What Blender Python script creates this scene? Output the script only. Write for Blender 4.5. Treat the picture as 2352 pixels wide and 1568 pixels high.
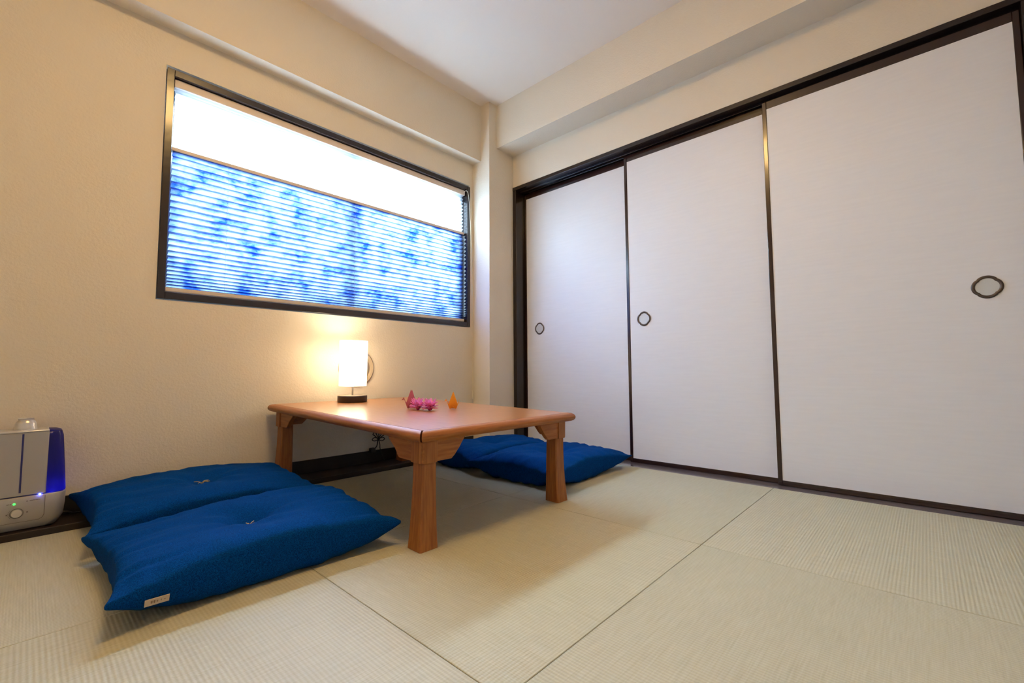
import bpy, bmesh, math, random
from mathutils import Vector, Matrix, noise
random.seed(7)
D = bpy.data
for o in list(D.objects): D.objects.remove(o)
SC = bpy.context.scene
COL = SC.collection
PI = math.pi

# ---------------------------------------------------------------- camera
cd = D.cameras.new('camera'); cam = D.objects.new('camera', cd); COL.objects.link(cam)
yaw, pit, rol = 0.82549, 0.06604, -0.00538
cy_, sy_ = math.cos(yaw), math.sin(yaw)
fwd = Vector((sy_*math.cos(pit), cy_*math.cos(pit), math.sin(pit)))
r0 = Vector((cy_, -sy_, 0)); u0 = r0.cross(fwd)
rt = math.cos(rol)*r0 + math.sin(rol)*u0
up = -math.sin(rol)*r0 + math.cos(rol)*u0
m = Matrix.Identity(4)
for i in range(3):
    m[i][0] = rt[i]; m[i][1] = up[i]; m[i][2] = -fwd[i]
m[2][3] = 0.53
cam.matrix_world = m
cd.sensor_width = 36; cd.lens = 15.72; cd.clip_start = 0.02
SC.camera = cam

# ---------------------------------------------------------------- world, daylight, exposure
w = D.worlds.new('outdoors'); SC.world = w; w.use_nodes = True
nt = w.node_tree; nt.nodes.clear()
wo = nt.nodes.new('ShaderNodeOutputWorld'); bg = nt.nodes.new('ShaderNodeBackground')
tc = nt.nodes.new('ShaderNodeTexCoord'); sp = nt.nodes.new('ShaderNodeSeparateXYZ')
cr = nt.nodes.new('ShaderNodeValToRGB')
cr.color_ramp.elements[0].position = 0.42; cr.color_ramp.elements[0].color = (0.10, 0.22, 0.42, 1)
cr.color_ramp.elements[1].position = 0.56; cr.color_ramp.elements[1].color = (0.62, 0.80, 1.0, 1)
mp = nt.nodes.new('ShaderNodeMapRange'); mp.inputs['From Min'].default_value = -1
nt.links.new(tc.outputs['Generated'], sp.inputs[0]); nt.links.new(sp.outputs['Z'], mp.inputs['Value'])
nt.links.new(mp.outputs[0], cr.inputs[0]); nt.links.new(cr.outputs[0], bg.inputs[0])
bg.inputs[1].default_value = 6.0
nt.links.new(bg.outputs[0], wo.inputs[0])

sky = D.lights.new('sky_light', 'AREA'); sky.shape = 'RECTANGLE'; sky.size = 4.2; sky.size_y = 3.2
sky.energy = 3000; sky.color = (0.66, 0.82, 1.0)
so = D.objects.new('sky_light', sky); COL.objects.link(so)
so.location = (2.2, 4.6, 3.0)
so.rotation_euler = (Vector((1.1, 2.4, 1.3)) - Vector(so.location)).to_track_quat('-Z', 'Y').to_euler()
CEIL_LAMP = 18.5      # strength of the ceiling lamp's diffuser
TABLE_LAMP = 2.0      # watts of the bulb in the table lamp
vs = SC.view_settings
vs.view_transform = 'Standard'; vs.look = 'None'; vs.gamma = 1; vs.use_curve_mapping = False
vs.exposure = 1.17

# ---------------------------------------------------------------- key dimensions
XW, YW, ZC = 2.355, 2.319, 2.41          # door wall, window wall, ceiling
YP, X1 = 2.152, 2.109                    # pillar front, pillar side
XL, YN = -1.19, -0.34                    # left wall, near wall
WX0, WX1, WZ0, WZ1 = 0.349, 2.078, 0.8385, 1.833

# ---------------------------------------------------------------- materials
def mat(name, col, rough=0.5, metal=0.0, bump=None, var=None, spec=0.5, coat=0.0, coatr=0.1, emit=None, es=0, sheen=0, coord='Object', trans=0):
    """principled material; bump=(scale, strength, distance); var=(scale, colour2, stretch)"""
    M = D.materials.new(name); M.use_nodes = True
    n = M.node_tree.nodes; l = M.node_tree.links; b = n['Principled BSDF']
    b.inputs['Base Color'].default_value = (*col, 1); b.inputs['Roughness'].default_value = rough
    b.inputs['Metallic'].default_value = metal; b.inputs['Specular IOR Level'].default_value = spec
    b.inputs['Coat Weight'].default_value = coat; b.inputs['Coat Roughness'].default_value = coatr
    b.inputs['Sheen Weight'].default_value = sheen
    b.inputs['Transmission Weight'].default_value = trans
    if emit: b.inputs['Emission Color'].default_value = (*emit, 1); b.inputs['Emission Strength'].default_value = es
    if bump or var: t = n.new('ShaderNodeTexCoord')
    if var:
        mpn = n.new('ShaderNodeMapping'); mpn.inputs['Scale'].default_value = var[2]
        l.new(t.outputs[coord], mpn.inputs[0])
        nz = n.new('ShaderNodeTexNoise'); nz.inputs['Scale'].default_value = var[0]; nz.inputs['Detail'].default_value = 5
        l.new(mpn.outputs[0], nz.inputs[0])
        rp = n.new('ShaderNodeValToRGB'); rp.color_ramp.elements[0].position = 0.35; rp.color_ramp.elements[1].position = 0.65
        rp.color_ramp.elements[0].color = (*col, 1); rp.color_ramp.elements[1].color = (*var[1], 1)
        l.new(nz.outputs[0], rp.inputs[0]); l.new(rp.outputs[0], b.inputs['Base Color'])
    if bump:
        nb = n.new('ShaderNodeTexNoise'); nb.inputs['Scale'].default_value = bump[0]; nb.inputs['Detail'].default_value = 3
        l.new(t.outputs[coord], nb.inputs[0])
        bp = n.new('ShaderNodeBump'); bp.inputs['Strength'].default_value = bump[1]; bp.inputs['Distance'].default_value = bump[2]
        l.new(nb.outputs[0], bp.inputs['Height']); l.new(bp.outputs[0], b.inputs['Normal'])
    return M

M_wall = mat('cream_wallpaper', (0.75, 0.685, 0.565), 0.8, bump=(130, 0.35, 0.004), spec=0.2)
M_ceil = mat('ceiling_paper', (0.86, 0.79, 0.71), 0.85, bump=(90, 0.15, 0.003), spec=0.2)
M_lacq = mat('dark_lacquer', (0.010, 0.007, 0.008), 0.25, spec=0.5, coat=0.3, coatr=0.10, bump=(14, 0.08, 0.01), var=(6, (0.018, 0.010, 0.009), (1, 1, 1)))
M_rail = mat('dark_brown_rail', (0.022, 0.007, 0.005), 0.25, coat=0.5, coatr=0.1)
M_sill = mat('worn_dark_sill', (0.15, 0.12, 0.12), 0.25, coat=0.8, coatr=0.12)
M_board = mat('dark_floor_board', (0.014, 0.009, 0.008), 0.45, var=(5, (0.028, 0.016, 0.011), (0.6, 12, 1)))
M_base = mat('black_baseboard', (0.012, 0.009, 0.009), 0.4)
M_paper = mat('white_door_paper', (0.755, 0.77, 0.79), 0.45, bump=(60, 0.12, 0.002), var=(7, (0.775, 0.79, 0.81), (1, 1, 14)), spec=0.4)
M_bronze = mat('bronze_ring', (0.10, 0.075, 0.06), 0.4, metal=0.6)
M_dish = mat('pale_pull_dish', (0.62, 0.64, 0.63), 0.4, metal=0.2)
M_alu = mat('window_sash', (0.25, 0.25, 0.26), 0.4, metal=0.5)
M_beige = mat('beige_rail', (0.72, 0.63, 0.55), 0.45)
M_cordw = mat('cream_cord', (0.78, 0.72, 0.55), 0.6)
M_steel = mat('brushed_steel', (0.55, 0.48, 0.40), 0.3, metal=1)
M_lampb = mat('dark_lamp_base', (0.035, 0.026, 0.024), 0.35)
M_vent = mat('beige_vent_plastic', (0.44, 0.36, 0.26), 0.45)
M_silver = mat('silver_plastic', (0.40, 0.385, 0.37), 0.38, metal=0.25)
M_silver2 = mat('silver_plastic_bright', (0.62, 0.60, 0.58), 0.3, metal=0.5)

M_slit = mat('blue_slit', (0.02, 0.02, 0.14), 0.2)
M_black = mat('black_rubber', (0.012, 0.012, 0.014), 0.45)
M_line = mat('panel_line', (0.13, 0.11, 0.10), 0.5)
M_green = mat('green_lamp', (0.02, 0.4, 0.02), 0.3, emit=(0.02, 1.0, 0.05), es=3)
M_bled = mat('blue_lamp', (0.1, 0.1, 0.8), 0.3, emit=(0.10, 0.14, 1.0), es=40)
M_label = mat('cream_label', (0.62, 0.50, 0.37), 0.7)
M_ink = mat('brown_ink', (0.20, 0.10, 0.045), 0.7)
M_tuft = mat('gold_thread', (0.40, 0.26, 0.09), 0.6, sheen=0.3)

def wood(name, a, b_, stretch, rough=0.5, coat=0.0):
    M = mat(name, a, rough, coat=coat, coatr=0.22, var=(9, b_, stretch), bump=(40, 0.03, 0.003))
    return M
M_wx = wood('table_wood_along', (0.30, 0.095, 0.018), (0.42, 0.155, 0.035), (1.2, 14, 14))
M_wy = wood('table_wood_across', (0.30, 0.095, 0.018), (0.42, 0.155, 0.035), (14, 1.2, 14))
M_wz = wood('table_wood_upright', (0.29, 0.092, 0.018), (0.40, 0.145, 0.032), (14, 14, 1.2))
M_top = wood('tabletop_veneer', (0.42, 0.155, 0.036), (0.50, 0.20, 0.055), (20, 1.4, 14), rough=0.30, coat=0.5)

def tatami(name, axis, tone=1.0):
    """rush matting; ribs run along `axis`"""
    M = D.materials.new(name); M.use_nodes = True
    n = M.node_tree.nodes; l = M.node_tree.links; b = n['Principled BSDF']
    t = n.new('ShaderNodeTexCoord'); s = n.new('ShaderNodeSeparateXYZ'); l.new(t.outputs['Object'], s.inputs[0])
    cross = 'Y' if axis == 'X' else 'X'
    def sine(out, period, power=1):
        a = n.new('ShaderNodeMath'); a.operation = 'MULTIPLY'; a.inputs[1].default_value = 2*PI/period; l.new(out, a.inputs[0])
        c = n.new('ShaderNodeMath'); c.operation = 'SINE'; l.new(a.outputs[0], c.inputs[0])
        d = n.new('ShaderNodeMath'); d.operation = 'MULTIPLY_ADD'; d.inputs[1].default_value = .5; d.inputs[2].default_value = .5; l.new(c.outputs[0], d.inputs[0])
        return d.outputs[0]
    rib = sine(s.outputs[cross], 0.0080)
    fine = sine(s.outputs[axis], 0.005)
    mx = n.new('ShaderNodeMapping'); mx.inputs['Scale'].default_value = (3, 60, 1) if axis == 'Y' else (60, 3, 1)
    l.new(t.outputs['Object'], mx.inputs[0])
    nz = n.new('ShaderNodeTexNoise'); nz.inputs['Scale'].default_value = 4; nz.inputs['Detail'].default_value = 4; l.new(mx.outputs[0], nz.inputs[0])
    n2 = n.new('ShaderNodeTexNoise'); n2.inputs['Scale'].default_value = 3; l.new(t.outputs['Object'], n2.inputs[0])
    ad = n.new('ShaderNodeMath'); ad.operation = 'MULTIPLY_ADD'; ad.inputs[1].default_value = .3; l.new(rib, ad.inputs[0]); l.new(nz.outputs[0], ad.inputs[2])
    rp = n.new('ShaderNodeValToRGB'); rp.color_ramp.elements[0].position = .12; rp.color_ramp.elements[1].position = 1.0
    rp.color_ramp.elements[0].color = (0.43*tone, 0.395*tone, 0.255*tone, 1); rp.color_ramp.elements[1].color = (0.585*tone, 0.56*tone, 0.43*tone, 1)
    l.new(ad.outputs[0], rp.inputs[0])
    mix = n.new('ShaderNodeMixRGB'); mix.blend_type = 'MULTIPLY'; mix.inputs[0].default_value = .5
    r2 = n.new('ShaderNodeValToRGB'); r2.color_ramp.elements[0].color = (0.86, 0.9, 0.82, 1); r2.color_ramp.elements[1].color = (1, .98, .93, 1)
    l.new(n2.outputs[0], r2.inputs[0]); l.new(rp.outputs[0], mix.inputs[1]); l.new(r2.outputs[0], mix.inputs[2])
    l.new(mix.outputs[0], b.inputs['Base Color'])
    h = n.new('ShaderNodeMath'); h.operation = 'MULTIPLY_ADD'; h.inputs[1].default_value = .35; l.new(fine, h.inputs[0]); l.new(rib, h.inputs[2])
    bp = n.new('ShaderNodeBump'); bp.inputs['Strength'].default_value = 0.5; bp.inputs['Distance'].default_value = .0010
    l.new(h.outputs[0], bp.inputs['Height']); l.new(bp.outputs[0], b.inputs['Normal'])
    b.inputs['Roughness'].default_value = .5; b.inputs['Specular IOR Level'].default_value = .35
    return M
M_tx = tatami('tatami_ribs_x', 'X'); M_ty = tatami('tatami_ribs_y', 'Y', 0.97)

def denim():
    M = D.materials.new('indigo_cotton'); M.use_nodes = True
    n = M.node_tree.nodes; l = M.node_tree.links; b = n['Principled BSDF']
    t = n.new('ShaderNodeTexCoord')
    outs = []
    for sc in ((1500, 380, 500), (380, 1500, 500)):
        mp = n.new('ShaderNodeMapping'); mp.inputs['Scale'].default_value = sc; l.new(t.outputs['Object'], mp.inputs[0])
        nz = n.new('ShaderNodeTexNoise'); nz.inputs['Scale'].default_value = 1.0; nz.inputs['Detail'].default_value = 2; l.new(mp.outputs[0], nz.inputs[0])
        outs.append(nz.outputs[0])
    a = n.new('ShaderNodeMath'); a.operation = 'ADD'; l.new(outs[0], a.inputs[0]); l.new(outs[1], a.inputs[1])
    h = n.new('ShaderNodeMath'); h.operation = 'MULTIPLY'; h.inputs[1].default_value = .5; l.new(a.outputs[0], h.inputs[0])
    rp = n.new('ShaderNodeValToRGB'); rp.color_ramp.elements[0].position = .36; rp.color_ramp.elements[1].position = .64
    rp.color_ramp.elements[0].color = (0.001, 0.013, 0.075, 1); rp.color_ramp.elements[1].color = (0.001, 0.078, 0.32, 1)
    l.new(h.outputs[0], rp.inputs[0]); l.new(rp.outputs[0], b.inputs['Base Color'])
    bp = n.new('ShaderNodeBump'); bp.inputs['Strength'].default_value = .35; bp.inputs['Distance'].default_value = .001
    l.new(h.outputs[0], bp.inputs['Height']); l.new(bp.outputs[0], b.inputs['Normal'])
    b.inputs['Roughness'].default_value = .85; b.inputs['Specular IOR Level'].default_value = .03
    b.inputs['Sheen Weight'].default_value = 0; b.inputs['Sheen Tint'].default_value = (0.1, .4, 1, 1)
    return M
M_denim = denim()

def shade_mat(name, kind):
    """translucent pleated paper-cloth: part passes straight through, part is scattered"""
    M = D.materials.new(name); M.use_nodes = True
    n = M.node_tree.nodes; l = M.node_tree.links; n.clear()
    out = n.new('ShaderNodeOutputMaterial')
    tl = n.new('ShaderNodeBsdfTranslucent'); df = n.new('ShaderNodeBsdfDiffuse'); tr = n.new('ShaderNodeBsdfTransparent')
    m1 = n.new('ShaderNodeMixShader'); m2 = n.new('ShaderNodeMixShader')
    l.new(df.outputs[0], m1.inputs[1]); l.new(tl.outputs[0], m1.inputs[2]); m1.inputs[0].default_value = .7
    l.new(m1.outputs[0], m2.inputs[1]); l.new(tr.outputs[0], m2.inputs[2]); l.new(m2.outputs[0], out.inputs[0])
    if kind == 'sheer':
        for s_ in (tl, df): s_.inputs[0].default_value = (0.92, 0.95, 0.97, 1)
        m2.inputs[0].default_value = .38
    else:
        t = n.new('ShaderNodeTexCoord')
        mp = n.new('ShaderNodeMapping'); mp.inputs['Scale'].default_value = (0.8, 1, 1); l.new(t.outputs['Object'], mp.inputs[0])
        nz = n.new('ShaderNodeTexNoise'); nz.inputs['Scale'].default_value = 11; nz.inputs['Detail'].default_value = 6; nz.inputs['Roughness'].default_value = .62
        l.new(mp.outputs[0], nz.inputs[0])
        rp = n.new('ShaderNodeValToRGB'); e = rp.color_ramp.elements
        e[0].position = .36; e[0].color = (0.004, 0.021, 0.175, 1); e[1].position = .60; e[1].color = (0.105, 0.15, 0.25, 1)
        l.new(nz.outputs[0], rp.inputs[0])
        for s_ in (tl, df): l.new(rp.outputs[0], s_.inputs[0])
        l.new(rp.outputs[0], tr.inputs[0])
        m2.inputs[0].default_value = .06
    return M
M_sheer = shade_mat('sheer_pleated_cloth', 'sheer'); M_washi = shade_mat('blue_pleated_cloth', 'blue')

def glass_mat():
    M = D.materials.new('window_glass'); M.use_nodes = True
    n = M.node_tree.nodes; l = M.node_tree.links; n.clear()
    out = n.new('ShaderNodeOutputMaterial'); g = n.new('ShaderNodeBsdfGlossy'); g.inputs['Roughness'].default_value = .02
    t = n.new('ShaderNodeBsdfTransparent'); t.inputs[0].default_value = (.93, .97, .98, 1)
    mx = n.new('ShaderNodeMixShader'); mx.inputs[0].default_value = .07
    l.new(t.outputs[0], mx.inputs[1]); l.new(g.outputs[0], mx.inputs[2]); l.new(mx.outputs[0], out.inputs[0])
    return M
M_glass = glass_mat()

def lampshade_mat():
    M = D.materials.new('lamp_shade_cloth'); M.use_nodes = True
    n = M.node_tree.nodes; l = M.node_tree.links; n.clear()
    out = n.new('ShaderNodeOutputMaterial'); a = n.new('ShaderNodeBsdfTranslucent'); b = n.new('ShaderNodeBsdfDiffuse')
    a.inputs[0].default_value = (.97, .95, .91, 1); b.inputs[0].default_value = (.9, .85, .76, 1)
    mx = n.new('ShaderNodeMixShader'); mx.inputs[0].default_value = .6
    l.new(b.outputs[0], mx.inputs[1]); l.new(a.outputs[0], mx.inputs[2])
    em = n.new('ShaderNodeEmission'); em.inputs[0].default_value = (1, .88, .68, 1); em.inputs[1].default_value = .85
    ad = n.new('ShaderNodeAddShader'); l.new(mx.outputs[0], ad.inputs[0]); l.new(em.outputs[0], ad.inputs[1])
    l.new(ad.outputs[0], out.inputs[0])
    return M
M_shade = lampshade_mat()
M_diff = mat('ceiling_lamp_diffuser', (.8, .7, .5), .5, emit=(1.0, 0.62, 0.23), es=CEIL_LAMP)

def tinted(name, col, a):
    M = D.materials.new(name); M.use_nodes = True
    n = M.node_tree.nodes; l = M.node_tree.links; b = n['Principled BSDF']; out = n['Material Output']
    b.inputs['Base Color'].default_value = (*col, 1); b.inputs['Roughness'].default_value = .2
    tl = n.new('ShaderNodeBsdfTranslucent'); tl.inputs[0].default_value = (*col, 1)
    tr = n.new('ShaderNodeBsdfTransparent'); tr.inputs[0].default_value = (*[min(1, c+.3) for c in col], 1)
    m1 = n.new('ShaderNodeMixShader'); m1.inputs[0].default_value = .5; m2 = n.new('ShaderNodeMixShader'); m2.inputs[0].default_value = a
    l.new(b.outputs[0], m1.inputs[1]); l.new(tl.outputs[0], m1.inputs[2]); l.new(m1.outputs[0], m2.inputs[1]); l.new(tr.outputs[0], m2.inputs[2]); l.new(m2.outputs[0], out.inputs[0])
    return M
M_bluet = tinted('blue_translucent_tank', (0.035, 0.035, 0.30), .35)
M_mauve = tinted('mauve_paper', (0.62, 0.22, 0.24), .25)
M_gold = tinted('amber_paper', (0.88, 0.46, 0.07), .25)
M_pink = tinted('pink_petal', (1.0, 0.42, 0.68), .12)
M_pinkd = tinted('deep_pink_petal', (0.85, 0.08, 0.35), .05)

# ---------------------------------------------------------------- mesh helpers
def new_bm(): return bmesh.new()
def box(bm, x0, x1, y0, y1, z0, z1):
    v = [bm.verts.new(p) for p in ((x0, y0, z0), (x1, y0, z0), (x1, y1, z0), (x0, y1, z0), (x0, y0, z1), (x1, y0, z1), (x1, y1, z1), (x0, y1, z1))]
    for f in ((0, 3, 2, 1), (4, 5, 6, 7), (0, 1, 5, 4), (1, 2, 6, 5), (2, 3, 7, 6), (3, 0, 4, 7)): bm.faces.new([v[i] for i in f])
    return v
def prism(bm, pts, axis, a, b):
    """polygon pts (2D) extruded along axis from a to b"""
    def P(p, t):
        return {'x': (t, p[0], p[1]), 'y': (p[0], t, p[1]), 'z': (p[0], p[1], t)}[axis]
    A = [bm.verts.new(P(p, a)) for p in pts]; B = [bm.verts.new(P(p, b)) for p in pts]
    bm.faces.new(A); bm.faces.new(B[::-1]); k = len(pts)
    for i in range(k): bm.faces.new((A[i], B[i], B[(i+1) % k], A[(i+1) % k]))
def lathe(bm, prof, seg=48, c=(0, 0, 0), sx=1, sy=1):
    rings = []
    for r, z in prof:
        if r < 1e-6: rings.append([bm.verts.new((c[0], c[1], c[2]+z))])
        else: rings.append([bm.verts.new((c[0]+sx*r*math.cos(2*PI*i/seg), c[1]+sy*r*math.sin(2*PI*i/seg), c[2]+z)) for i in range(seg)])
    for a, b in zip(rings, rings[1:]):
        for i in range(seg):
            j = (i+1) % seg
            if len(a) == 1 and len(b) == 1: continue
            if len(a) == 1: bm.faces.new((a[0], b[i], b[j]))
            elif len(b) == 1: bm.faces.new((a[i], b[0], a[j]))
            else: bm.faces.new((a[i], a[j], b[j], b[i]))
def tube(bm, pts, r, seg=8, close=False):
    pts = [Vector(p) for p in pts]; rings = []
    prev = None
    for i, p in enumerate(pts):
        a = pts[i-1] if i else (pts[-1] if close else p); b = pts[(i+1) % len(pts)] if (close or i+1 < len(pts)) else p
        t = (b-a).normalized()
        if prev is None: nrm = t.orthogonal().normalized()
        else: nrm = (prev - t*prev.dot(t)).normalized()
        prev = nrm; bi = t.cross(nrm)
        rings.append([bm.verts.new(p + r*(math.cos(2*PI*k/seg)*nrm + math.sin(2*PI*k/seg)*bi)) for k in range(seg)])
    pr = list(zip(rings, rings[1:])) + ([(rings[-1], rings[0])] if close else [])
    for a, b in pr:
        for k in range(seg): bm.faces.new((a[k], a[(k+1) % seg], b[(k+1) % seg], b[k]))
    if not close: bm.faces.new(rings[0][::-1]); bm.faces.new(rings[-1])
def smoothpath(P, n=8):
    P = [Vector(p) for p in P]; out = []
    for i in range(len(P)-1):
        a = P[max(i-1, 0)]; b = P[i]; c = P[i+1]; d = P[min(i+2, len(P)-1)]
        for k in range(n):
            t = k/n; out.append(.5*((2*b)+(c-a)*t+(2*a-5*b+4*c-d)*t*t+(3*b-3*c+d-a)*t**3))
    out.append(P[-1]); return out
def obj(name, bm, m_, parent=None, loc=(0, 0, 0), rot=(0, 0, 0), smooth=False, bevel=0, seg=2, angle=40):
    bmesh.ops.recalc_face_normals(bm, faces=bm.faces[:])
    me = D.meshes.new(name); bm.to_mesh(me); bm.free()
    o = D.objects.new(name, me); COL.objects.link(o); me.materials.append(m_)
    o.location = loc; o.rotation_euler = rot
    if parent: o.parent = parent
    if bevel:
        md = o.modifiers.new('bevel', 'BEVEL'); md.width = bevel; md.segments = seg; md.limit_method = 'ANGLE'; md.angle_limit = math.radians(40)
        md.harden_normals = False
    if smooth or bevel:
        for p in me.polygons: p.use_smooth = True
        me.set_sharp_from_angle(angle=math.radians(angle))
    return o
def empty(name, loc=(0, 0, 0), rot=(0, 0, 0)):
    o = D.objects.new(name, None); COL.objects.link(o); o.location = loc; o.rotation_euler = rot; o.empty_display_size = .05
    return o
def tag(o, label=None, cat=None, group=None, kind=None):
    if label: o['label'] = label
    if cat: o['category'] = cat
    if group: o['group'] = group
    if kind: o['kind'] = kind
    return o
def dup(o, parent=None):
    c = o.copy(); COL.objects.link(c); c.parent = parent
    for ch in list(o.children): dup(ch, c)
    return c

# ---------------------------------------------------------------- the room
bm = new_bm(); box(bm, XL-.1, 2.7, YN-.1, YW+.14, -.12, -.020)
box(bm, XL, -.322, YN, YP, -.020, 0); box(bm, -.322, .546, YN, .528, -.020, 0); box(bm, .546, 2.3, YN, -.287, -.02, 0)
tag(obj('floor', bm, M_tx), 'pale green straw matting floor of the room', 'floor', kind='structure')

# window wall with its opening, the beam above and the pillar in the corner
bm = new_bm(); t1 = YW+.14
BX0, BX1, BZ0, BZ1 = WX0-.002, WX1+.002, WZ0-.004, WZ1+.012
box(bm, XL-.1, BX0, YW, t1, -.02, ZC); box(bm, BX1, 2.6, YW, t1, -.02, ZC)
box(bm, BX0, BX1, YW, t1, -.02, BZ0); box(bm, BX0, BX1, YW, t1, BZ1, ZC)
box(bm, XL-.1, X1, 2.236, YW, 2.008, ZC)
box(bm, X1, 2.6, YP, YW, -.02, ZC)
tag(obj('wall_back', bm, M_wall), 'cream textured wall with the window, beam above and corner pillar', 'wall', kind='structure')
# door wall: strip above the doors with its beam, and the closet behind
bm = new_bm()
box(bm, XW, 2.56, YN-.1, YP, 1.862, 2.098); box(bm, 2.182, 2.56, YN-.1, YP, 2.098, ZC)
box(bm, 2.50, 2.56, YN-.1, YP, -.02, 1.862)
tag(obj('wall_right', bm, M_wall), 'cream wall and boxed beam above the sliding doors', 'wall', kind='structure')
bm = new_bm(); box(bm, XL-.1, XL, YN, YW, -.02, ZC); tag(obj('wall_left', bm, M_wall), 'cream wall left of the window', 'wall', kind='structure')
bm = new_bm(); box(bm, XL-.1, 2.5, YN-.1, YN, -.02, ZC); tag(obj('wall_front', bm, mat('brown_wall', (0.38, 0.33, 0.28), .7)), 'brown wall facing the window', 'wall', kind='structure')
bm = new_bm(); box(bm, XL-.1, 2.6, YN-.1, t1, ZC, ZC+.1); tag(obj('ceiling', bm, M_ceil), 'plain pale ceiling', 'ceiling', kind='structure')

# raised board and baseboard below the window
bm = new_bm(); box(bm, XL, X1, 2.1575, YW, -.019, .022)
tag(obj('trim_3', bm, M_board, bevel=.002), 'dark floor board along the window wall', 'floor board', kind='structure')
bm = new_bm(); box(bm, XL, X1, YW-.008, YW, .022, .088)
tag(obj('baseboard_back', bm, M_base, bevel=.002), 'black baseboard under the window', 'baseboard', kind='structure')

# tatami mats
xs = [-.322, .548, 1.418, 2.300]; ys = [-.287, .528, 1.343, 2.1565]
LB = {(2, 0): 'half-size straw mat nearest the camera at the bottom right, seams on two sides',
      (3, 0): 'ribbed half-size straw mat in front of the widest sliding door',
      (1, 1): 'ribbed straw mat in the foreground under the label corner of the near cushion',
      (2, 1): 'straw mat in the centre with the front left table leg on it',
      (3, 1): 'straw mat before the middle sliding door, right of the table leg',
      (1, 2): 'straw mat in front of the humidifier, mostly under the left cushions',
      (2, 2): 'straw mat in the shade beneath the low table',
      (3, 2): 'straw mat under the two right cushions by the corner pillar'}
for (i, j), lab in LB.items():
    bm = new_bm(); g = .0008
    w_, d_ = xs[i]-xs[i-1]-2*g, ys[j+1]-ys[j]-2*g
    box(bm, -w_/2, w_/2, -d_/2, d_/2, 0, .0198)
    o = obj('tatami_mat', bm, M_tx if (i+j) % 2 else M_ty, loc=((xs[i]+xs[i-1])/2, (ys[j]+ys[j+1])/2, -.0198), bevel=.0016)
    tag(o, lab, 'tatami mat', 'half-size tatami mats')

# door frame: header, jambs, sill
bm = new_bm(); box(bm, 2.345, 2.50, YN, YP-.0005, 1.838, 1.862)
box(bm, 2.347, 2.50, 2.120, YP-.0005, 0, 1.838); box(bm, 2.347, 2.50, YN, -.312, 0, 1.838)
for xx in (2.388, 2.421): box(bm, xx, xx+.003, -.312, 2.12, 1.826, 1.838)
tag(obj('trim_1', bm, M_lacq, bevel=.0015), 'black lacquered frame around the three sliding doors', 'door frame', kind='structure')
bm = new_bm(); box(bm, 2.3005, 2.50, YN, YP-.0005, -.02, 0)
tag(obj('trim_2', bm, M_sill), 'worn dark sill under the sliding doors', 'door sill', kind='structure')

def ring_bm(k):
    """four-lobed pull ring: k scales it; lies in the YZ plane, sticking out to -x"""
    bm = new_bm(); n = 64; sec = 8; rings = []
    for i in range(n):
        a = 2*PI*i/n; lob = .0335 + .0035*abs(math.cos(2*a))**.6
        ri = []
        for s in range(sec):
            b = 2*PI*s/sec
            rr = (lob + .005*math.cos(b))*k; ri.append(bm.verts.new((-.002-.003*math.sin(b), rr*math.cos(a), rr*math.sin(a))))
        rings.append(ri)
    for i in range(n):
        A, B = rings[i], rings[(i+1) % n]
        for s in range(sec): bm.faces.new((A[s], A[(s+1) % sec], B[(s+1) % sec], B[s]))
    return bm
def door(num, x, y0, y1, hy, lab):
    e = empty('door_%d' % num, (x, (y0+y1)/2, 0)); c = (y0+y1)/2; hw = (y1-y0)/2; th = .026
    tag(e, lab, 'sliding door', kind='structure')
    z0, z1 = .002, 1.824
    bm = new_bm(); box(bm, .002, th-.002, -hw+.01, hw-.01, z0+.01, z1-.01); obj('door_panel', bm, M_paper, e)
    for s in (-1, 1):
        bm = new_bm(); a, b = sorted((s*hw, s*(hw-.019))); box(bm, 0, th, a, b, z0, z1); obj('stile', bm, M_rail, e, bevel=.002)
    bm = new_bm(); box(bm, .0008, th, -hw+.019, hw-.019, z0, .024); obj('bottom_rail', bm, M_rail, e, bevel=.001)
    bm = new_bm(); box(bm, .0008, th, -hw+.019, hw-.019, 1.787, z1); obj('top_rail', bm, M_rail, e, bevel=.001)
    p = obj('door_pull', ring_bm(1), M_bronze, e, loc=(.002, hy-c, .828), smooth=True, angle=60)
    bm = new_bm()
    n = 32; cv = bm.verts.new((-.0008, 0, 0)); R = [bm.verts.new((-.0015, .031*math.cos(2*PI*i/n), .031*math.sin(2*PI*i/n))) for i in range(n)]
    R2 = [bm.verts.new((.0005, .031*math.cos(2*PI*i/n), .031*math.sin(2*PI*i/n))) for i in range(n)]
    for i in range(n): bm.faces.new((cv, R[i], R[(i+1) % n])); bm.faces.new((R[i], R2[i], R2[(i+1) % n], R[(i+1) % n]))
    obj('pull_dish', bm, M_dish, p, smooth=True)
    return e
door(1, 2.437, 1.262, 2.119, 1.984, 'white paper sliding door nearest the corner pillar, small round pull at left')
door(2, 2.405, .497, 1.288, 1.182, 'white paper sliding door in the middle, round pull near its left edge')
door(3, 2.371, -.311, .525, -.18, 'white paper sliding door nearest the camera, round pull near its right edge')

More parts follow.
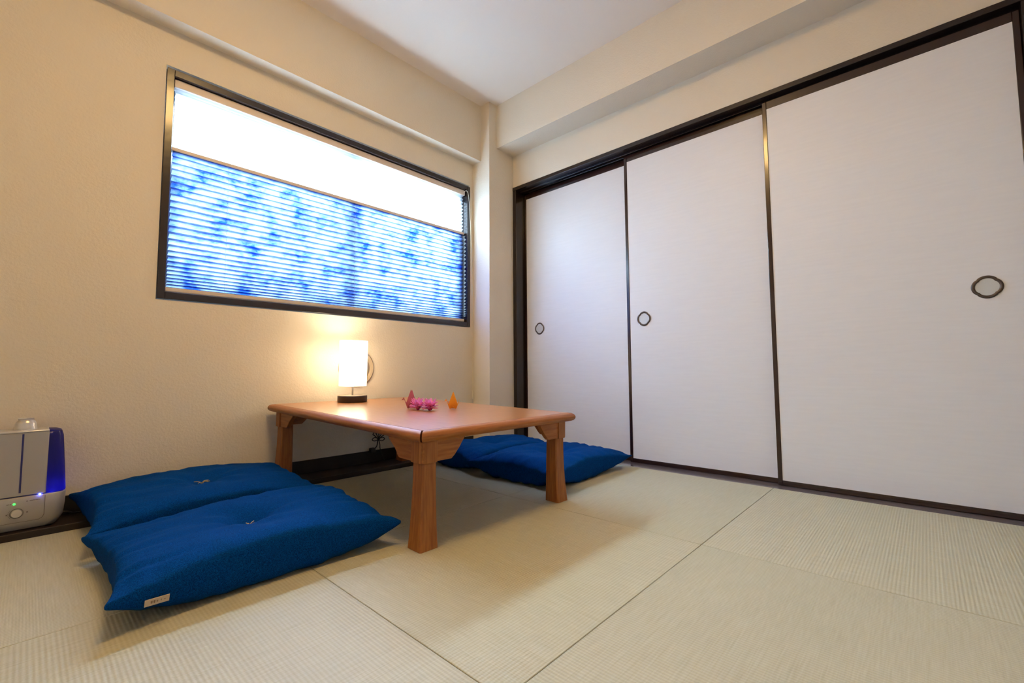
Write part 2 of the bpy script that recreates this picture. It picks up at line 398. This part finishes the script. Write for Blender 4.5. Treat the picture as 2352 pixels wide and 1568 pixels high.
# ---------------------------------------------------------------- window
e = empty('window_1', ((WX0+WX1)/2, YW, WZ0)); tag(e, 'wide window in a dark frame above the low table', 'window', kind='structure')
ox, oz = -(WX0+WX1)/2, -WZ0
bm = new_bm(); fw = .027; y0, y1 = -.006, .135
box(bm, WX0+ox, WX0+fw+ox, y0, y1, 0, WZ1+oz); box(bm, WX1-fw+ox, WX1+ox, y0, y1, 0, WZ1+oz)
box(bm, WX0+fw+ox, WX1-fw+ox, y0, y1, 0, .030); box(bm, WX0+fw+ox, WX1-fw+ox, y0, y1, WZ1-.028+oz, WZ1+oz)
obj('window_frame', bm, M_lacq, e, bevel=.0015)
ix0, ix1, iz0, iz1 = WX0+fw+ox, WX1-fw+ox, .030, WZ1-.028+oz
xm = 1.238+ox
for k, (a, b, yy) in enumerate(((ix0, xm+.03, .105), (xm-.03, ix1, .078))):
    bm = new_bm(); s = .045
    box(bm, a, a+s, yy, yy+.022, iz0, iz1); box(bm, b-s, b, yy, yy+.022, iz0, iz1)
    box(bm, a+s, b-s, yy, yy+.022, iz0, iz0+.05); box(bm, a+s, b-s, yy, yy+.022, iz1-.045, iz1)
    f = obj('window_sash', bm, M_alu, e)
    bm = new_bm(); box(bm, a+s, b-s, yy+.009, yy+.013, iz0+.05, iz1-.045); obj('window_pane', bm, M_glass, f)

# pleated shade: sheer cloth above, blue cloth below
S = empty('pleated_shade', (1.2135, YW+.032, WZ0))
tag(S, 'pleated window shade, sheer white above and blotchy blue below', 'window shade')
sx0, sx1 = WX0+fw+.004-1.2135, WX1-fw-.006-1.2135
def lz(z): return z-WZ0
bm = new_bm(); box(bm, sx0, sx1, -.020, .020, lz(1.768), lz(1.803)); obj('head_rail', bm, M_beige, S, bevel=.002)
bm = new_bm(); box(bm, sx0, sx1, -.013, .013, lz(1.487), lz(1.503)); obj('middle_rail', bm, M_beige, S, bevel=.002)
bm = new_bm(); box(bm, sx0, sx1, -.014, .014, lz(.874), lz(.892)); obj('bottom_rail', bm, M_beige, S, bevel=.002)
def pleats(z_list, depth, a, b):
    bm = new_bm(); n = 40; rows = []
    for k, z in enumerate(z_list):
        d = depth*(1 if k % 2 else -1)
        rows.append([bm.verts.new((a+(b-a)*i/n, d*.5+.0006*noise.noise((i*.5, k*1.3, 0)), z+.0012*noise.noise((i*.25, k*.7, 4)))) for i in range(n+1)])
    for A, B in zip(rows, rows[1:]):
        for i in range(n): bm.faces.new((A[i], A[i+1], B[i+1], B[i]))
    return bm
zz = [lz(1.768)-(lz(1.768)-lz(1.503))*k/22 for k in range(23)]
obj('sheer_cloth', pleats(zz, .016, sx0+.006, sx1-.006), M_sheer, S)
# pitch shrinks towards the bottom, where the cloth gathers
pit_ = []
z = 1.487; 
while z > .892:
    pit_.append(z); f = min(1, max(0, (z-.90)/.22)); z -= (.0055 + .0085*f**.8)
pit_.append(.892)
obj('blue_cloth', pleats([lz(v) for v in pit_], .020, sx0+.006, sx1-.006), M_washi, S)
for xc in (.60, 1.235, 1.86):
    bm = new_bm(); tube(bm, [(xc-1.2135, 0, lz(1.77)), (xc-1.2135, 0, lz(.885))], .0007, 6); obj('lift_cord', bm, M_cordw, S)
bm = new_bm()
cx = 2.0935-1.2135
tube(bm, smoothpath([(sx1-.02, -.022, lz(1.785)), (sx1+.008, -.050, lz(1.75)), (cx-.012, -.050, lz(1.3)), (cx-.004, -.048, lz(.8)), (cx, -.047, lz(.405))], 6), .0013, 6)
tube(bm, smoothpath([(sx1-.02, -.026, lz(1.785)), (sx1+.003, -.055, lz(1.75)), (cx-.018, -.055, lz(1.3)), (cx-.009, -.053, lz(.8)), (cx, -.049, lz(.405))], 6), .0013, 6)
obj('pull_cord', bm, M_cordw, S, smooth=True)
bm = new_bm(); lathe(bm, [(0, 0), (.005, .002), (.0062, .02), (.0045, .055), (.0025, .068), (0, .07)], 16, (cx, -.048, lz(.338))); obj('cord_tassel', bm, M_cordw, S, smooth=True)

# ---------------------------------------------------------------- ceiling lamp (lights the room from above the picture)
e = empty('ceiling_lamp', (.57, .86, ZC)); tag(e, 'round white ceiling lamp glowing in the middle of the ceiling', 'ceiling lamp')
bm = new_bm(); lathe(bm, [(0, 0), (.24, 0), (.245, -.02), (.235, -.03), (0, -.03)], 48); obj('lamp_housing', bm, mat('white_metal', (.75, .72, .66), .5), e, smooth=True)
bm = new_bm(); lathe(bm, [(.230, -.03), (.228, -.055), (.19, -.080), (.12, -.092), (0, -.096)], 48); obj('diffuser', bm, M_diff, e, smooth=True)

# ---------------------------------------------------------------- low table
TX, TY, TW, TL, TK = .7772, 1.084, .7808, 1.215, .0203
T = empty('low_table', (TX, TY, 0), (math.atan(TK), 0, 0))
tag(T, 'low brown wooden floor table with flared legs and bracketed corners', 'table')
zt, th = .356, .034
bm = new_bm()
# rounded-edge slab: contour rings from a bull-nose profile, corners slightly clipped
def ringpts(ins, z):
    c = .004
    a, b = ins, TW-ins; p, q = ins, TL-ins
    return [(a+c, p, z), (b-c, p, z), (b, p+c, z), (b, q-c, z), (b-c, q, z), (a+c, q, z), (a, q-c, z), (a, p+c, z)]
prof = []
for k in range(9):
    a = PI/2 - PI*k/8
    prof.append((.019*(1-math.cos(a)), zt-.017+.017*math.sin(a)))
prof = [(.022, zt)] + prof[1:-1] + [(.026, zt-th)]
rings = [[bm.verts.new(p) for p in ringpts(i_, z_)] for i_, z_ in prof]
for A, B in zip(rings, rings[1:]):
    for i in range(8): bm.faces.new((A[i], B[i], B[(i+1) % 8], A[(i+1) % 8]))
bm.faces.new(rings[-1])
edge = obj('table_edge', bm, M_wx, T, smooth=True, angle=35)
edge.data.materials.append(M_wy); edge.data.materials.append(mat('mitre_seam', (.04, .014, .008), .9, spec=0))
for p in edge.data.polygons:
    if abs(p.normal.x) > abs(p.normal.y)+.01: p.material_index = 1
    if len(p.vertices) == 4 and min(abs(p.normal.x), abs(p.normal.y)) > .12*max(abs(p.normal.x), abs(p.normal.y), .3) and p.area < .0006: p.material_index = 2
bm = new_bm(); box(bm, .023, TW-.023, .023, TL-.023, zt-.006, zt+.0004); obj('tabletop', bm, M_top, T)
d_, s_ = .0284, .064
def leg_mesh(fx, fy):
    """square leg, outer faces sweep outwards at the foot; (0,0) is the outer corner, fx/fy = inward directions"""
    bm = new_bm(); rows = []
    for k in range(9):
        t = k/8; z = .262*t
        fl = .013*(1-t)**2.2
        ins = .008
        x0, x1_, y0, y1_ = ins-fl, ins+.052+.002*(1-t), ins-fl, ins+.052+.002*(1-t)
        c = .004
        pts = [(x0+c, y0), (x1_-c, y0), (x1_, y0+c), (x1_, y1_-c), (x1_-c, y1_), (x0+c, y1_), (x0, y1_-c), (x0, y0+c)]
        rows.append([bm.verts.new((fx*a, fy*b, z)) for a, b in pts])
    for A, B in zip(rows, rows[1:]):
        for i in range(8): bm.faces.new((A[i], A[(i+1) % 8], B[(i+1) % 8], B[i]))
    bm.faces.new(rows[0]); bm.faces.new(rows[-1])
    return bm
def bracket(fx, fy, ax):
    bm = new_bm(); z0, z1 = .256, zt-th
    L1, L2 = (.115, .175) if ax == 'x' else (.125, .20)
    pr = [(.004, z1), (.004, z0), (L1, z0), (L1+.012, z0+.010), (L1+.030, z0+.030), (L2-.014, z1-.014), (L2-.008, z1-.006), (L2, z1)]
    if ax == 'x': prism(bm, [(fx*a, z) for a, z in pr], 'y', fy*.003, fy*.022)
    else: prism(bm, [(fy*a, z) for a, z in pr], 'x', fx*.003, fx*.022)
    return bm
for (lx, ly, fx, fy) in ((d_, d_, 1, 1), (TW-d_, d_, -1, 1), (d_, TL-d_, 1, -1), (TW-d_, TL-d_, -1, -1)):
    o = obj('leg', leg_mesh(fx, fy), M_wz, T, loc=(lx, ly, 0), smooth=True, angle=35)
    if ly > .5: pass
    b1 = obj('corner_bracket', bracket(fx, fy, 'x'), M_wx, T, loc=(lx, ly, 0), bevel=.002)
    b2 = obj('corner_bracket', bracket(fx, fy, 'y'), M_wy, T, loc=(lx, ly, 0), bevel=.002)
    bm = new_bm()
    c = .014; q = [(c, -.002), (.055, -.002), (.055, .055), (-.002, .055), (-.002, c)]
    prism(bm, [(fx*a, fy*b) for a, b in q], 'z', .2545, zt-th)
    obj('corner_block', bm, M_wz, T, loc=(lx, ly, 0), bevel=.0015)
def ontable(x, y):     # world point on the tilted table top
    return (x, y, zt+.0008+TK*(y-TY))

# ---------------------------------------------------------------- table lamp
lx, ly, lz0 = ontable(1.130, 2.150)
e = empty('table_lamp', (lx, ly, lz0+.001)); tag(e, 'small lit table lamp with white cylinder shade at the back of the table', 'lamp')
e.rotation_euler = (math.atan(TK), 0, 0)
bm = new_bm(); lathe(bm, [(0, 0), (.070, 0), (.0715, .002), (.0715, .030), (.070, .0315), (.0, .0315)], 64); b_ = obj('lamp_base', bm, M_lampb, e, smooth=True)
bm = new_bm(); lathe(bm, [(0, .0316), (.0685, .0316), (.068, .0335), (0, .034)], 64); tag(obj('base_cap', bm, M_steel, b_, smooth=True), 'pale metal cap on the dark base')
bm = new_bm(); lathe(bm, [(0, .033), (.0045, .033), (.0045, .13), (.012, .132), (.012, .155), (0, .156)], 24); obj('lamp_pole', bm, M_steel, e, smooth=True)
bm = new_bm(); lathe(bm, [(.0655, .080), (.0665, .080), (.0685, .309), (.0675, .309), (.0655, .080)], 64); sh = obj('lamp_shade', bm, M_shade, e, smooth=True)
bm = new_bm()
for k in range(3):
    a = 2*PI*k/3; tube(bm, [(.004*math.cos(a), .004*math.sin(a), .118), (.0655*math.cos(a), .0655*math.sin(a), .12)], .0012, 6)
obj('shade_spider', bm, M_steel, e)
bm = new_bm(); lathe(bm, [(0, .155), (.012, .157), (.016, .170), (.026, .195), (.029, .212), (.024, .233), (.012, .243), (0, .245)], 24)
obj('light_bulb', bm, mat('bulb_glass', (.9, .8, .6), .4, emit=(1, .74, .40), es=8), e, smooth=True)
pl = D.lights.new('bulb_light', 'POINT'); pl.energy = TABLE_LAMP; pl.color = (1, .84, .62); pl.shadow_soft_size = .028
po = D.objects.new('bulb_light', pl); COL.objects.link(po); po.parent = e; po.location = (0, 0, .265)

# ---------------------------------------------------------------- round wall vent
e = empty('wall_vent', (1.2385, YW, .551)); tag(e, 'round beige vent cover on the wall behind the table lamp', 'vent')
bm = new_bm(); lathe(bm, [(.078, 0), (.104, 0), (.103, .008), (.095, .016), (.084, .013), (.079, .005), (.078, 0)], 64); obj('vent_rim', bm, M_vent, e, rot=(PI/2, 0, 0), smooth=True)
bm = new_bm(); lathe(bm, [(0, 0), (.079, 0), (.078, .004), (.070, .009), (0, .012)], 64)
tag(obj('vent_plate', bm, mat('grey_vent_plate', (.24, .20, .16), .5), e, rot=(PI/2, 0, 0), smooth=True), 'greyer inner plate')
bm = new_bm()
for k in range(-5, 6):
    h = math.sqrt(.068**2-(k*.0115)**2); box(bm, k*.0115-.0018, k*.0115+.0018, -.0155, -.009, -h, h)
obj('vent_grille', bm, M_vent, e)

# ---------------------------------------------------------------- origami cranes
def crane(name, x, y, rz, s, m_, lab):
    e = empty(name, ontable(x, y), (math.atan(TK), 0, rz)); tag(e, lab, 'paper crane')
    def sheet(nm, polys, th=.0010):
        bm = new_bm()
        for P in polys: bm.faces.new([bm.verts.new((a*s, b*s, c*s)) for a, b, c in P])
        o = obj(nm, bm, m_, e); md = o.modifiers.new('thick', 'SOLIDIFY'); md.thickness = th; return o
    sheet('body', [[(-.013, 0, .001), (0, -.008, .010), (0, 0, .024)], [(.013, 0, .001), (0, 0, .024), (0, -.008, .010)],
                   [(-.013, 0, .001), (0, 0, .024), (0, .008, .010)], [(.013, 0, .001), (0, .008, .010), (0, 0, .024)],
                   [(-.013, 0, .001), (0, -.008, .010), (.013, 0, .001), (0, .008, .010)]])
    for q in (-1, 1):
        sheet('wing', [[(-.019, q*.005, .022), (-.010, q*.004, .004), (.010, q*.004, .004), (.019, q*.005, .022), (.001, q*.013, .074)],
                       ])
    for q, nm in ((-1, 'neck'), (1, 'tail')):
        sheet(nm, [[(q*.010, -.003, .004), (q*.015, 0, .003), (q*.029, 0, .044)], [(q*.010, .003, .004), (q*.015, 0, .003), (q*.029, 0, .044)]])
    sheet('head', [[(-.029, .0005, .044), (-.0265, .002, .036), (-.037, 0, .034)], [(-.029, -.0005, .044), (-.0265, -.002, .036), (-.037, 0, .034)]])
    return e
a = crane('paper_crane', 1.150, 1.665, -.45, 1.12, M_mauve, 'mauve folded paper crane on the table, left of the pink flowers')
b = crane('paper_crane', 1.270, 1.525, -.75, 1.02, M_gold, 'amber folded paper crane on the table, right of the pink flowers')
for o in (a, b): o['group'] = 'paper cranes on the table'

# ---------------------------------------------------------------- pink flowers
def petal(L, Wd, curl):
    bm = new_bm(); nu, nv = 8, 6; rows = []
    for i in range(nu+1):
        t = i/nu; wd = Wd*math.sin(PI*min(.985, (t*.86+.06)))**.8
        row = []
        for j in range(nv+1):
            q = j/nv*2-1
            row.append(bm.verts.new((L*t*math.cos(curl*t), q*wd, L*t*math.sin(curl*t)*1.0 + .22*wd*q*q + .0012*math.sin(9*q+5*t))))
        rows.append(row)
    for A, B in zip(rows, rows[1:]):
        for j in range(nv): bm.faces.new((A[j], A[j+1], B[j+1], B[j]))
    return bm
def make_flower():
    e = empty('artificial_flower')
    for (n, L, Wd, tilt, ph, z, mm) in ((7, .030, .0075, .12, 0, .007, M_pink), (8, .034, .0080, .50, .3, .008, M_pink), (7, .040, .0080, .85, .1, .009, M_pink), (6, .046, .0085, 1.18, .5, .009, M_pink), (5, .020, .005, .75, .2, .012, M_pinkd)):
        pro = petal(L, Wd, -.12)
        me = None
        for k in range(n):
            if me is None:
                o = obj('petal', pro, mm, e, smooth=True, angle=180); me = o.data
                md = o.modifiers.new('thick', 'SOLIDIFY'); md.thickness = .0007
            else:
                o2 = o.copy(); COL.objects.link(o2); o2.parent = e; o = o2
            an = 2*PI*k/n+ph
            o.location = (.004*math.cos(an), .004*math.sin(an), z)
            o.rotation_euler = (0, -tilt+random.uniform(-.12, .12), an+random.uniform(-.1, .1))
    bm = new_bm(); lathe(bm, [(0, 0), (.006, .001), (.009, .006), (.006, .012), (0, .014)], 16); obj('flower_cup', bm, M_pinkd, e, smooth=True)
    return e
f1 = make_flower(); f1.location = ontable(1.138, 1.598); f1.rotation_euler = (.02, 0, .2)
tag(f1, 'left pink artificial flower, beside the mauve crane', 'flower', 'pink flowers on the table')
f2 = dup(f1); f2.location = ontable(1.160, 1.543); f2.rotation_euler = (.02, 0, 1.3)
f2['label'] = 'right pink artificial flower, on the side of the amber crane'
f1.scale = (1.0,)*3

# ---------------------------------------------------------------- floor cushions
def cushion_bm(w_, d_, H, seed, tilt=0, lean=0, plump=.17, dimple=.040):
    bm = new_bm(); N = 72
    def disp(u, v, side):
        r2 = (u*w_/.65)**2*1.0+(v*d_/.65)**2*1.0
        eu, ev = max(0, 1-abs(u)**7), max(0, 1-abs(v)**7)
        prof = (eu*ev)**plump
        # pinch towards the corners
        cor = 1-.72*(abs(u)*abs(v))**2.2
        t = .5*H*prof*cor*(1-.10*(u*u+v*v))
        if side > 0: t *= 1+lean*(u-.25)*min(1, max(0, (v+.75)/1.0))
        if side > 0:
            dd = math.hypot(u, v*d_/w_)
            t -= dimple*math.exp(-(dd/.16)**2)*prof + .012*math.exp(-(dd/.42)**2)
            an = math.atan2(v, u)
            t += .0035*math.cos(an*7+seed*2+2*noise.noise((dd*3, seed, 0)))*math.exp(-((dd-.30)/.17)**2)
        # long wrinkles running in from the two ends and the corners
        endu = abs(u)**2.5; endv = abs(v)**3
        t += prof*.015*endu*noise.noise((u*1.3+seed, v*9+3*seed, 1.7))
        t += prof*.007*endv*noise.noise((u*10+seed, v*1.4+seed, 5.1))
        t += prof*.006*noise.noise((u*2.2+seed, v*2.4, seed))
        return t
    def pt(u, v):
        pin = .075
        x = .5*w_*u*(1-pin*(1-v*v)*abs(u)**3 + .035*(abs(v)**10)*abs(u)**8)
        y = .5*d_*v*(1-pin*(1-u*u)*abs(v)**3 + .035*(abs(u)**10)*abs(v)**8)
        return x, y
    mid = .5*H*.86
    vt, vb = {}, {}
    def sp(k):                     # sample more densely near the rims
        t = 2*k/N-1; return math.copysign(1-(1-abs(t))**1.7, t)
    for i in range(N+1):
        for j in range(N+1):
            u, v = sp(i), sp(j); x, y = pt(u, v)
            seam = .004*noise.noise((u*3+seed, v*3, 9)) + .010*(abs(u)*abs(v))**6
            rim = i in (0, N) or j in (0, N)
            zt_ = mid+seam+(0 if rim else disp(u, v, 1))
            vt[i, j] = bm.verts.new((x, y, zt_+tilt*(y/d_+.5)))
            if rim: vb[i, j] = vt[i, j]
            else: vb[i, j] = bm.verts.new((x, y, max(.001, mid+seam-disp(u, v, -1)*1.0)+tilt*(y/d_+.5)))
    for i in range(N):
        for j in range(N):
            bm.faces.new((vt[i, j], vt[i+1, j], vt[i+1, j+1], vt[i, j+1]))
            q = (vb[i, j], vb[i, j+1], vb[i+1, j+1], vb[i+1, j])
            bm.faces.new(q)
    return bm
def tuft_bm(seed):
    bm = new_bm(); rnd = random.Random(seed)
    for k in range(9):
        a = rnd.uniform(0, 2*PI); L = rnd.uniform(.018, .030)
        P = smoothpath([(0, 0, 0), (.35*L*math.cos(a), .35*L*math.sin(a), .009), (L*math.cos(a), L*math.sin(a), .006+rnd.uniform(0, .006))], 4)
        tube(bm, P, .0013, 5)
    lathe(bm, [(0, -.004), (.004, -.002), (.005, .004), (0, .007)], 10)
    return bm
CG = 'blue floor cushions around the low table'
def cushion(x, y, w_, d_, H, rz, seed, lab, z=.0005, tilt=0, lean=0, dimple=.040):
    e = empty('floor_cushion', (x, y, z), (0, 0, rz)); tag(e, lab, 'cushion', CG)
    obj('cushion_body', cushion_bm(w_, d_, H, seed, tilt, lean, dimple=dimple), M_denim, e, smooth=True, angle=180)
    o = obj('tuft', tuft_bm(seed), M_tuft, e, loc=(0, 0, .5*H*.86+.5*H-dimple-.009+tilt*.5), smooth=True)
    tag(o, 'gold thread tuft')
    return e
c1 = cushion(.462, 1.478, .655, .525, .140, .0, 1.0, 'blue cushion nearest the camera, with a small white sewn label', lean=.30, dimple=.045)
c2 = cushion(.468, 2.028, .66, .50, .140, .02, 2.3, 'dark blue cushion against the window wall beside the humidifier', z=.001, tilt=.022, dimple=.022)
c3 = cushion(1.905, 1.475, .69, .54, .132, .02, 3.7, 'blue cushion right of the table, its corner pointing at the sliding doors')
c4 = cushion(1.915, 1.940, .68, .40, .132, -.02, 5.1, 'blue cushion in the far corner, behind the other right-hand cushion')
# sewn label of the near cushion
lb = new_bm(); n = 8
L0 = Vector((.186, 1.2045, .0545)); L1 = Vector((.2295, 1.2020, .0525))
box(lb, 0, .042, -.0012, 0, -.0075, .0075)
lab_o = obj('sewn_label', lb, M_label, c1, loc=(.187-.462, 1.2135-1.478, .052), rot=(.25, .02, .02)); tag(lab_o, 'small cream sewn label with brown writing')
bm = new_bm()
def stroke(x, z, w_, h): box(bm, x, x+w_, -.0017, -.0011, z, z+h)
for gx in (.010, .0145): # two dense characters
    stroke(gx, .002, .0036, .0006); stroke(gx, 0, .0036, .0006); stroke(gx+.0015, -.003, .0006, .006); stroke(gx+.0004, -.002, .0028, .0005)
stroke(.0200, .0006, .0032, .0005); stroke(.0212, -.002, .0005, .004); stroke(.0203, -.0018, .0026, .0005)
stroke(.0268, .0004, .0022, .0005); stroke(.0276, -.0018, .0006, .0040); stroke(.0330, .0002, .0024, .0005); stroke(.0336, -.0016, .0005, .0026)
obj('label_writing', bm, M_ink, lab_o)

# ---------------------------------------------------------------- humidifier
H = empty('humidifier', (.002, 2.235, .0222)); tag(H, 'silver ultrasonic humidifier with dark blue tank ends and a round dial', 'humidifier')
def rrect(hw, hd, r, n=6, bulge=.0):
    P = []
    for cx_, cy2, a0 in ((hw-r, hd-r, 0), (-hw+r, hd-r, PI/2), (-hw+r, -hd+r, PI), (hw-r, -hd+r, 1.5*PI)):
        for k in range(n+1):
            a = a0+PI/2*k/n; P.append((cx_+r*math.cos(a), cy2+r*math.sin(a)))
    return P
def loft(bm, secs, cap=True):
    R = [[bm.verts.new((a, b, z)) for a, b in rrect(hw, hd, r)] for hw, hd, r, z in secs]
    for A, B in zip(R, R[1:]):
        k = len(A)
        for i in range(k): bm.faces.new((A[i], A[(i+1) % k], B[(i+1) % k], B[i]))
    if cap: bm.faces.new(R[0][::-1]); bm.faces.new(R[-1])
bm = new_bm(); loft(bm, [(.088, .052, .030, .004), (.096, .060, .030, .016), (.104, .066, .030, .035), (.107, .068, .030, .075), (.108, .068, .030, .1085), (.106, .066, .029, .1105)])
base = obj('base_unit', bm, M_silver, H, smooth=True, angle=50)
bm = new_bm(); loft(bm, [(.106, .066, .029, .1125), (.107, .067, .029, .115), (.102, .064, .028, .20), (.095, .060, .027, .298), (.091, .057, .026, .313), (.080, .048, .022, .318)])
tank = obj('water_tank', bm, M_bluet, H, smooth=True, angle=50)
tag(tank, 'dark blue translucent water tank')
# silver front shell wraps over the top of the tank
bm = new_bm()
yf0, yf1 = -.0690, -.0620
A = [(-.062, yf0, .1135), (.059, yf0, .1135), (.0595, yf1, .316), (-.0625, yf1, .316)]
v = [bm.verts.new(p) for p in A]; v2 = [bm.verts.new((a, b+.006, c)) for a, b, c in A]
bm.faces.new(v); bm.faces.new(v2[::-1])
for i in range(4): bm.faces.new((v[i], v2[i], v2[(i+1) % 4], v[(i+1) % 4]))
shell = obj('front_shell', bm, M_silver, H, bevel=.002)
bm = new_bm(); box(bm, -.0625, .0595, -.064, .050, .3145, .3215); obj('top_shell', bm, M_silver2, H, bevel=.003)
bm = new_bm(); q = (yf1-yf0)/.2025
prism(bm, [(yf0-.0008, .124), (yf0+.002, .124), (yf1+.002, .311), (yf1-.0008, .311)], 'x', -.0023, .0023); 
so_ = obj('level_window', bm, M_slit, shell)
bm = new_bm(); lathe(bm, [(.0275, .0), (.0275, .009), (.0255, .012), (.0255, .019), (.0225, .027), (.0175, .031), (.0185, .034), (.0185, .0375), (.0165, .038), (.0145, .036), (.0135, .026), (0, .024)], 40, sx=1, sy=.9)
noz = obj('mist_nozzle', bm, M_silver2, H, loc=(.004, -.008, .3212), smooth=True, angle=70)
bm = new_bm(); lathe(bm, [(0, .0), (.0136, .0), (.0136, .0006), (0, .0008)], 24, sx=1, sy=.9); obj('nozzle_mouth', bm, M_black, noz, loc=(0, 0, .0270))
yb = -.0685
bm = new_bm(); lathe(bm, [(0, .006), (.0115, .006), (.0128, .003), (.0130, 0), (0, 0)], 40); dial = obj('dial', bm, M_silver2, base, loc=(-.004, yb, .060), rot=(PI/2, 0, 0), smooth=True)
bm = new_bm(); lathe(bm, [(.0145, 0), (.0155, 0), (.0155, .0008), (.0145, .0008), (.0145, 0)], 40); obj('dial_ring', bm, M_line, base, loc=(-.004, yb+.0006, .060), rot=(PI/2, 0, 0))
bm = new_bm(); lathe(bm, [(0, .002), (.0022, .0015), (.0028, 0), (0, 0)], 16); obj('power_lamp', bm, M_green, base, loc=(-.0105, yb, .0905), rot=(PI/2, 0, 0))
bm = new_bm(); lathe(bm, [(0, .0022), (.0016, .0015), (.0026, 0), (0, 0)], 16); obj('mist_lamp', bm, M_bled, H, loc=(.0455, -.0695, .1115), rot=(PI/2, 0, 0))
bl = D.lights.new('tank_light', 'POINT'); bl.energy = .06; bl.color = (.08, .08, 1); bl.shadow_soft_size = .006
bo = D.objects.new('tank_light', bl); COL.objects.link(bo); bo.parent = H; bo.location = (.075, -.030, .128)
# panel outline, tick marks and small print
bm = new_bm(); P = [(.058, .106), (.058, .045), (.054, .036), (.046, .031), (-.060, .031)]
tube(bm, [(a, yb, z) for a, z in P], .0006, 6); obj('panel_groove', bm, M_line, base)
bm = new_bm()
def mk(x, z, w_, h): box(bm, x, x+w_, yb-.0004, yb+.001, z, z+h)
bm = new_bm()
for k in range(6):
    a = PI*(.80+.085*k); mk(-.004+.0185*math.cos(a)-.0008, .060+.0185*math.sin(a)-.0005, .0016, .0009)
obj('dial_scale', bm, M_line, base); bm = new_bm()
mk(-.027, .0575, .003, .003); obj('low_mark', bm, M_line, base); bm = new_bm(); mk(.0175, .0585, .0035, .0032); obj('high_mark', bm, M_line, base); bm = new_bm()
mk(-.0265, .0900, .0025, .0022); mk(-.0230, .0900, .0026, .0022); mk(-.0190, .0900, .0024, .0022); obj('power_print', bm, M_line, base); bm = new_bm()
mk(.016, .0935, .0036, .0026)
for k in range(9): mk(.0235+k*.0027, .0942+(.0004 if k % 2 else 0), .0019, .0021)
obj('panel_print', bm, M_line, base)
for sx_ in (-1, 1):
    for sy2 in (-1, 1):
        bm = new_bm(); lathe(bm, [(0, 0), (.008, 0), (.009, .006), (0, .006)], 16); obj('foot', bm, M_black, H, loc=(sx_*.070, sy2*.038, -.0002), smooth=True)
bm = new_bm(); tube(bm, smoothpath([(.09, .05, .02), (.118, .045, .016), (.135, .055, .006), (.16, .062, .004), (.25, .064, .004)], 6), .003, 8)
obj('power_cord', bm, M_black, H, smooth=True)

# ---------------------------------------------------------------- cable bundle under the table
e = empty('power_cable', (1.365, YW-.01, .09)); tag(e, 'black power cable tied in a bow against the wall under the table', 'cable')
bm = new_bm()
tube(bm, smoothpath([(-.08, -.004, .245), (-.03, -.006, .20), (-.004, -.008, .15), (.006, -.012, .085), (0, -.012, .05), (-.006, -.010, .02), (-.030, -.010, .002)], 8), .003, 8)
for (dx, dz) in ((.045, .022), (.042, -.004), (-.032, .028), (-.036, .000)):
    tube(bm, smoothpath([(.004, -.013, .062), (dx*.6, -.017, .062+dz+.010), (dx, -.014, .062+dz), (dx*.6, -.012, .062+dz-.010), (.004, -.013, .058)], 6), .0024, 6)
tube(bm, smoothpath([(.004, -.012, .06), (.014, -.011, .03), (.016, -.013, .0), (.03, -.03, -.060)], 6), .0024, 6)
obj('cable', bm, M_black, e, smooth=True)
bm = new_bm(); box(bm, -.048, -.018, -.024, .001, -.012, .016); obj('plug', bm, M_black, e, bevel=.004)
bm = new_bm(); tube(bm, [(.004+.0055*math.cos(a_*PI/6), -.013, .060+.0055*math.sin(a_*PI/6)) for a_ in range(12)], .002, 6, close=True); obj('twist_tie', bm, M_base, e)
